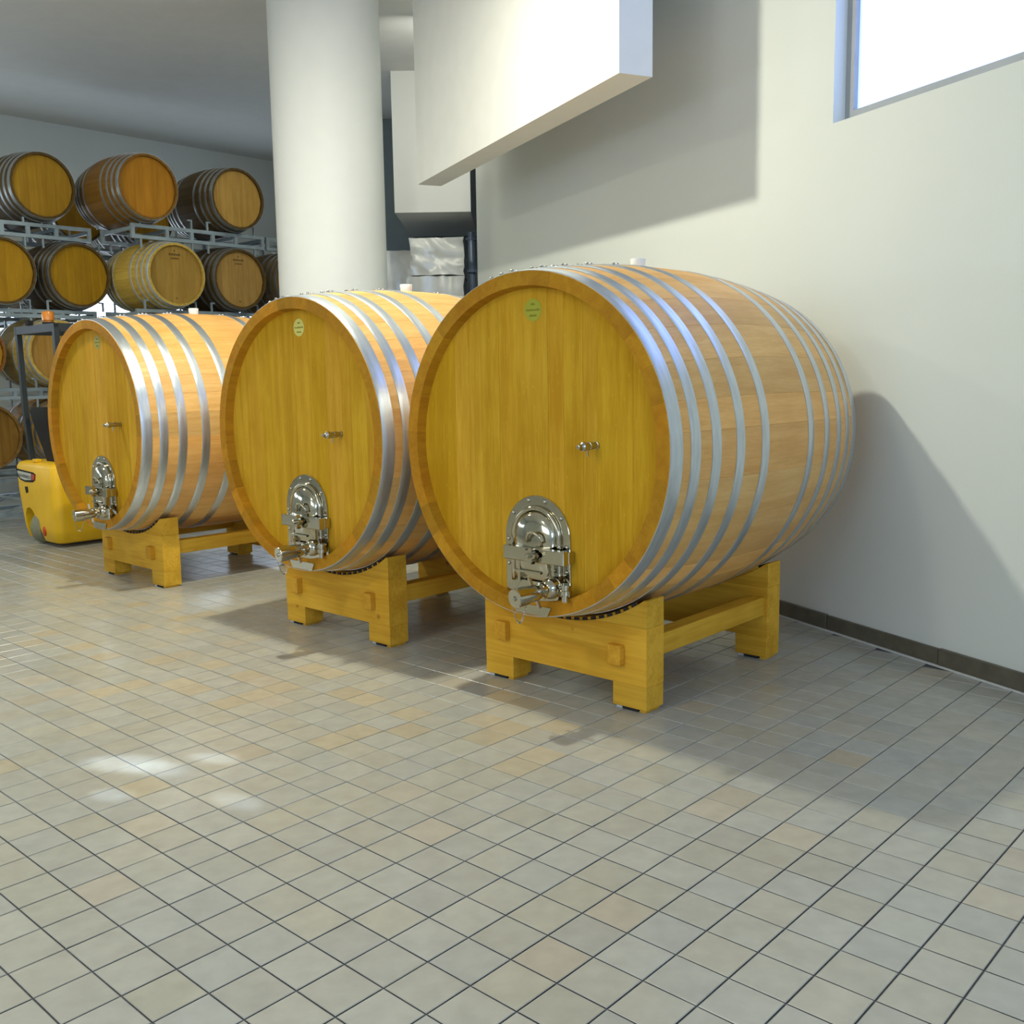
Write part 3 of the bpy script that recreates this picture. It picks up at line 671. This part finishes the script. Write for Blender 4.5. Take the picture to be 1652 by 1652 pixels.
def small_cask(a, b, z, label, hoops='dark', headtint=(1, 1, 1), bodytint=(1, 1, 1), stamp=False, rot=0.0):
    t = thing('barrel', label, 'barrel', GR(a, b, z), PSI+rot, 'small casks on the racks'); t.scale = (RK,)*3
    def add(name, me, col=None, par=None):
        o = bpy.data.objects.new(name, me); COL.objects.link(o); o.parent = par or t
        if col: o.color = (*col, 1)
        return o
    s = add('stave_shell', SP['shell'], bodytint); s['kind'] = 'stuff'
    for me in SP['planks']:
        k = rnd.uniform(.93, 1.07); add('head_plank', me, tuple(c*k for c in headtint))
    add('rear_head', SP['rear'], headtint)
    for me in SP[hoops]: add('hoop', me)
    add('bung', SP['bung'])
    if stamp: add('stamp', SP['stamp'])
    return t
def rack(a, b0, b1, lv, fh, label, casks=(), legs=False, depth=0.62):
    """steel frame under a pair of casks whose axes lie at height lv: front and back ladders, cross members, hooks"""
    z = lv-.334-fh
    t = thing('barrel_rack', label, 'rack', GR(a, b0, z), PSI, 'steel barrel racks'); t.scale = (RK,)*3
    L = b1-b0; s = .034; gz = (1.4461+(z-1.4461)*RK)/RK
    for x in (-.14, -.14-depth):
        for zz in (0.0, fh-s): meshobj('rail', nb(x-s/2, x+s/2, 0, L, zz, zz+s), 'rack_steel', t)
        for y in (0, L*.24, L*.42, L*.58, L*.76, L-s): meshobj('upright', nb(x-s/2+.001, x+s/2-.001, y, y+s, s, fh-s), 'rack_steel', t)
        for y in casks:
            for d in (-1, 1):
                meshobj('hook', bar((x, y+d*.275, fh), (x, y+d*.275, fh+.09), .022, .014), 'rack_steel', t)
                meshobj('hook', bar((x, y+d*.285, fh+.085), (x, y+d*.235, fh+.085), .014, .014), 'rack_steel', t)
                meshobj('hook', bar((x, y+d*.275, 0), (x, y+d*.275, -.085), .022, .014), 'rack_steel', t)
    for y in (0, L*.24, L*.76, L-s): meshobj('cross_member', nb(-.14-depth, -.14, y+.002, y+s-.002, fh-.058, fh-.026), 'rack_steel', t)
    if legs:
        for x in (-.14, -.14-depth):
            for y in (0, L-s): meshobj('leg', nb(x-s/2, x+s/2, y, y+s, -gz, 0), 'rack_steel', t)
            for y0, y1 in ((.03, L-.04), (L-.04, .03)): meshobj('brace', bar((x, y0, -gz+.02), (x, y1, -.01), .012, .022), 'rack_steel', t)
            meshobj('rail', nb(x-s/2, x+s/2, 0, L, -gz+.10, -gz+.10+s), 'rack_steel', t)
    return t
AB, AA = -9.82, -9.21        # head planes of the left and the right rack
LV = [0.965, 1.745, 2.49, 3.30]; FH = [.11, .11, .08, .14]
Or, Yl, Tn = (.82, .72, .20), (.95, .92, .75), (1.02, .97, .85)
DK = (.22, .22, .20); MD = (1.15, 1.15, 1.2)
spec = [ # a, b, z, label, hoops, head tint, body tint, stamp
 (AB, 3.81, LV[2], 'dark small cask with orange head, far left of the upper shelf', 'dark', (.85, .72, .10), DK, False),
 (AB, 4.53, LV[2], 'dark small cask with orange head, second from left on the upper shelf', 'dark', (.78, .68, .08), DK, False),
 (AA+.02, 5.21, LV[2], 'pale small cask with bright hoops and stamped head above the far left big cask', 'bright', (.80, .78, .62), (1.25, 1.42, .95), True),
 (AA, 5.94, LV[2], 'dark weathered small cask with pale stamped head, left of the white column', 'dark', (.86, .84, .92), DK, True),
 (AA, 6.68, LV[2], 'grey weathered small cask half hidden by the white column', 'dark', (.9, .85, .85), (.35, .36, .42), False),
 (AB, 4.29, LV[1], 'pale small cask with bright hoops behind the forklift guard', 'bright', (.88, .80, .7), (1.25, 1.45, 1.1), False),
 (AB-.2, 3.55, LV[1], 'dark small cask low at the far left edge, behind the pale cask', 'dark', Or, (.5, .3, .12), False),
 (AA, 5.06, LV[1], 'small cask under the stamped pale cask, behind the far left big cask', 'dark', Tn, DK, False),
 (AA, 5.80, LV[1], 'small cask under the dark stamped cask, hidden by the big casks', 'dark', Tn, DK, False),
 (AB, 3.56, LV[0], 'small cask on the lower shelf at the far left edge', 'dark', (.5, .42, .28), (.5, .45, .35), False),
 (AB, 4.30, LV[0], 'small cask on the lower shelf behind the forklift seat', 'dark', (.9, .7, .45), (.8, .75, .6), False),
 (AB, 4.24, LV[3], 'dark small cask on the top shelf, second from left', 'dark', Or, DK, False),
 (AA, 4.98, LV[3], 'small cask with orange head on the top shelf over the pale stamped cask', 'dark', (1.0, .7, .2), (.5, .4, .2), False),
 (AA, 5.96, LV[3], 'small cask with pale head on the top shelf nearest the white column', 'dark', Tn, DK, False),
]
for s in spec: small_cask(*s[:4], hoops=s[4], headtint=s[5], bodytint=s[6], stamp=s[7])
# casks of the row behind, seen through the gaps
for b, z, lb in ((4.9, LV[2], 'dark small cask in the rear row behind the stamped pale cask'), (5.2, LV[3], 'dark small cask in the rear row on the top shelf, above the shelf gap'),
                 (6.0, LV[3], 'dark small cask in the rear row on the top shelf, nearer the column')):
    small_cask(AB-1.35, b, z, lb, headtint=Or, bodytint=DK)
for n_, (a, b0, off, nm) in enumerate(((AB, 3.24, (0.57, 1.29), 'left'), (AA, 4.84, (.37, 1.10), 'right'))):
    for li, zz in enumerate((LV[0], LV[1], LV[2], LV[3])):
        lbl = 'steel rack frame under the %s shelf of small casks, %s stack' % (('lowest', 'middle', 'upper', 'top')[li], 'far left' if nm == 'left' else 'right-hand')
        rack(a, b0, b0+1.49, zz, FH[li], lbl, casks=off, legs=(li == 0))
rack(AA, 6.36, 7.82, LV[2], FH[2], 'steel rack frame half hidden by the white column, upper shelf', casks=(.33, 1.06))
rack(AA, 6.36, 7.82, LV[3], FH[3], 'empty steel rack frame on top, beside the white column', casks=())
for li, zz in ((1, LV[2]), (2, LV[3])):
    rack(AB-1.35, 4.5, 6.45, zz, FH[li+1], 'steel rack frame of the rear row, %s shelf' % ('middle', 'upper', 'top')[li], casks=(.40, 1.50))

# ------------------------------------------------------------ forklift (seen from a rear corner)
fk = thing('forklift', 'yellow electric forklift with dark guard frame behind the far left cask', 'forklift', G(-8.82, 3.70), PSI)
# local: x to the near corner (x=0 is the right flank), y away along the flank
def loft(secs, bm=None):
    """secs: list of (z, x0, x1, y0, y1, corner) rounded rectangles"""
    bm = bm or bmesh.new(); rings = []
    for z, x0, x1, y0, y1, c in secs:
        R = []
        for cx, cy, a0 in ((x1-c, y0+c, -90), (x1-c, y1-c, 0), (x0+c, y1-c, 90), (x0+c, y0+c, 180)):
            for k in range(6): t = math.radians(a0+90*k/5); R.append(bm.verts.new((cx+c*math.cos(t), cy+c*math.sin(t), z)))
        rings.append(R)
    n = len(rings[0])
    for A_, B_ in zip(rings, rings[1:]):
        for i in range(n): bm.faces.new((A_[i], A_[(i+1) % n], B_[(i+1) % n], B_[i]))
    bm.faces.new(rings[0][::-1]); bm.faces.new(rings[-1]); return bm
body = meshobj('chassis', loft([(.035, -.66, -.03, .03, 1.0, .06), (.05, -.69, -.01, .01, 1.04, .08), (.16, -.73, .005, 0, 1.05, .08), (.30, -.775, .005, 0, 1.05, .08), (.50, -.815, 0, 0, 1.05, .07), (.70, -.825, -.005, .0, 1.05, .07), (.735, -.81, -.03, .025, 1.02, .06), (.745, -.78, -.06, .06, .98, .05)]), 'truck_yellow', fk, smooth=50)
# wheel arch cut
cut = prism([(-.66, -.1), (-.665, .18), (-.655, .26), (-.62, .315), (-.56, .33), (-.50, .31), (-.43, .245), (-.36, .15), (-.27, .03), (-.22, -.1)], -.2, .36)
cm = bpy.data.meshes.new('arch'); cut.to_mesh(cm); cut.free(); co = bpy.data.objects.new('arch', cm); COL.objects.link(co); co.parent = fk
bpy.context.view_layer.update()
md = body.modifiers.new('arch', 'BOOLEAN'); md.object = co; md.operation = 'DIFFERENCE'; md.solver = 'EXACT'
dg = bpy.context.evaluated_depsgraph_get(); nm_ = bpy.data.meshes.new_from_object(body.evaluated_get(dg)); body.modifiers.clear(); body.data = nm_; bpy.data.objects.remove(co)
meshobj('wheel_well', nb(-.66, -.18, .22, .34, .04, .36), 'truck_black', fk)
wl = meshobj('wheel', lathe([(.05, -.055), (.135, -.055), (.148, -.04), (.148, .04), (.135, .055), (.05, .055)], 32, Matrix.Translation((-.455, .10, .15)) @ Matrix.Rotation(math.radians(22), 4, 'Z') @ Matrix.Rotation(math.radians(90), 4, 'Y')), 'tyre_grey', fk, smooth=40, label='small grey tyre')
meshobj('wheel', lathe([(.05, -.055), (.135, -.055), (.148, -.04), (.148, .04), (.135, .055), (.05, .055)], 32, Matrix.Translation((-.12, .88, .148)) @ Matrix.Rotation(math.radians(90), 4, 'Y')), 'tyre_grey', fk, smooth=40)
pl = meshobj('name_plate', prism([(-.785, .675), (-.41, .655), (-.365, .64), (-.38, .59), (-.44, .565), (-.60, .56), (-.70, .575), (-.76, .61)], -.004, .03), 'truck_black', fk)
meshobj('name_panel', prism([(-.755, .657), (-.455, .643), (-.46, .585), (-.60, .577), (-.69, .590), (-.735, .62)], -.0065, -.003), 'label_white', pl)
meshobj('red_marker', prism([(-.443, .643), (-.375, .634), (-.39, .592), (-.44, .583)], -.0065, -.003), 'lamp_red', pl)
cu = bpy.data.curves.new('lettering', 'FONT'); cu.body = 'JUNGHEINRICH'; cu.size = .041; cu.extrude = .0004; cu.align_x = 'CENTER'
to = bpy.data.objects.new('lettering', cu); COL.objects.link(to); bpy.context.view_layer.update()
tm = bpy.data.meshes.new_from_object(to.evaluated_get(bpy.context.evaluated_depsgraph_get())); bpy.data.objects.remove(to)
tm.materials.clear(); tm.materials.append(MATS['truck_dark'])
lt = meshobj('lettering', tm, None, pl, loc=(-.605, -.0075, .600), rot=(math.radians(90), math.radians(3), 0))
meshobj('tail_lamp', lathe([(.045, 0), (.042, .008), (.0, .012)], 20, Matrix.Translation((-.265, .002, .135)) @ Y2 @ Matrix.Scale(.62, 4, (1, 0, 0))), 'lamp_red', fk, smooth=True)
meshobj('bumper_hole', lathe([(.03, 0), (.022, .004)], 18, Matrix.Translation((-.02, .18, .15)) @ Matrix.Rotation(math.radians(90), 4, 'Y')), 'truck_black', fk)
meshobj('grip_recess', prism([(-.62, .515), (-.56, .52), (-.55, .47), (-.60, .455)], -.003, .01), 'lamp_red' if False else 'truck_black', fk)
# guard: posts, roof frame, crossbars
def gpost(p0, p1, a=.045, b=.045, m='truck_dark'): return meshobj('guard_post', bar(p0, p1, a, b), m, fk)
gpost((-.76, .14, .735), (-.80, .13, 1.20)); gpost((-.80, .13, 1.19), (-.82, .13, 1.93))
gpost((-.03, .12, .735), (-.005, .12, 1.20)); gpost((-.005, .12, 1.19), (-.005, .12, 1.93))
gpost((-.79, .98, .735), (-.82, .95, 1.93)); gpost((-.03, .98, .735), (-.005, .95, 1.93))
for p0, p1 in (((-.838, .12, 1.93), (.013, .12, 1.93)), ((-.005, .10, 1.93), (-.005, 1.0, 1.93)), ((-.82, .10, 1.93), (-.82, 1.0, 1.93)), ((-.838, 1.0, 1.93), (.013, 1.0, 1.93))):
    meshobj('guard_rail', bar(p0, p1, .036, .07), 'truck_dark', fk)
for x in (-.68, -.51, -.34, -.17): meshobj('roof_bar', bar((x, .13, 1.94), (x, 1.0, 1.94), .02, .03), 'truck_dark', fk)
bc = meshobj('beacon', lathe([(.042, 0), (.042, .03), (.04, .035), (.052, .04), (.054, .09), (.047, .115), (.03, .122), (0, .123)], 24, Matrix.Translation((-.32, .20, 1.965))), 'beacon_amber', fk, smooth=40, label='amber beacon dome')
meshobj('beacon_base', lathe([(.055, 0), (.05, .035)], 20, Matrix.Translation((-.32, .20, 1.955))), 'truck_black', bc)
meshobj('work_lamp', nb(-.53, -.47, .08, .13, 1.965, 2.01, bev=.004), 'truck_black', fk)
# seat: back and cushion, lever column
bm = loft([(.745, -.52, -.28, .16, .30, .04), (.85, -.56, -.28, .15, .29, .04), (1.10, -.64, -.30, .11, .23, .04), (1.20, -.66, -.31, .10, .21, .035), (1.235, -.63, -.33, .11, .20, .03)])
meshobj('seat_back', bm, 'truck_black', fk, smooth=60)
meshobj('seat_cushion', loft([(.745, -.54, -.14, .33, .80, .06), (.86, -.56, -.12, .31, .82, .07), (.89, -.52, -.16, .35, .78, .06)]), 'truck_black', fk, smooth=60)
meshobj('latch', nb(-.50, -.41, .03, .09, .742, .772, bev=.008), 'truck_yellow', fk)
meshobj('lever', bar((-.70, .40, .74), (-.72, .42, .90), .03, .03), 'rack_steel', fk)

# ------------------------------------------------------------ things behind the column and beyond the end of the wall
def wrapped(name, x0, x1, y, dep, z1s, label, mat, seed, cat='crate'):
    r = random.Random(seed); t = thing(name, label, cat, ((x0+x1)/2, y, 0), 0.0)
    w2 = (x1-x0)/2; z0 = 0.15
    meshobj('pallet', nb(-w2, w2, 0, dep, 0, .14), 'cradle_pine', t)
    for z1 in z1s:
        bm = bmesh.new(); bmesh.ops.create_cube(bm, size=1); bmesh.ops.subdivide_edges(bm, edges=bm.edges[:], cuts=9, use_grid_fill=True)
        for v in bm.verts:
            p = v.co; q = Vector((p.x*2*w2, (p.y+.5)*dep, z0+(p.z+.5)*(z1-z0)))
            q += Vector((r.uniform(-.012, .012), r.uniform(-.022, .022), r.uniform(-.006, .006))); v.co = q
        meshobj('wrapped_load', bm, mat, t, smooth=70); z0 = z1+.01
    return t
wrapped('wrapped_pallet', -1.10, -0.50, 11.5, .9, (1.4, 2.58, 3.0), 'tall grey plastic-wrapped stack between the column and the white wall', 'pallet_wrap', 5)
wrapped('foil_crate', -1.95, -1.20, 12.6, .9, (1.5, 3.0), 'shiny foil-wrapped stack behind the right side of the column', 'foil', 9)
pp = thing('steel_pipe', 'upright bluish steel pipe in the dark gap by the wall end', 'pipe', (-.455, 12.9, 0))
meshobj('tube', lathe([(.045, 0), (.045, 3.25)], 20), 'pipe_blue', pp, smooth=40)
for z in (1.0, 2.0, 2.75, 3.15): meshobj('flange', lathe([(.075, z), (.075, z+.03)], 20), 'pipe_blue', pp)
bm = bmesh.new(); box(bm, -1.30, -.42, 11.9, 13.9, 3.34, 4.9); meshobj('trim_2', bm, 'column_paint', kind='structure')
bm = bmesh.new(); box(bm, -2.4, .6, 14.0, 14.2, 0, 4.9); meshobj('trim_3', bm, 'slate_paint', kind='structure')
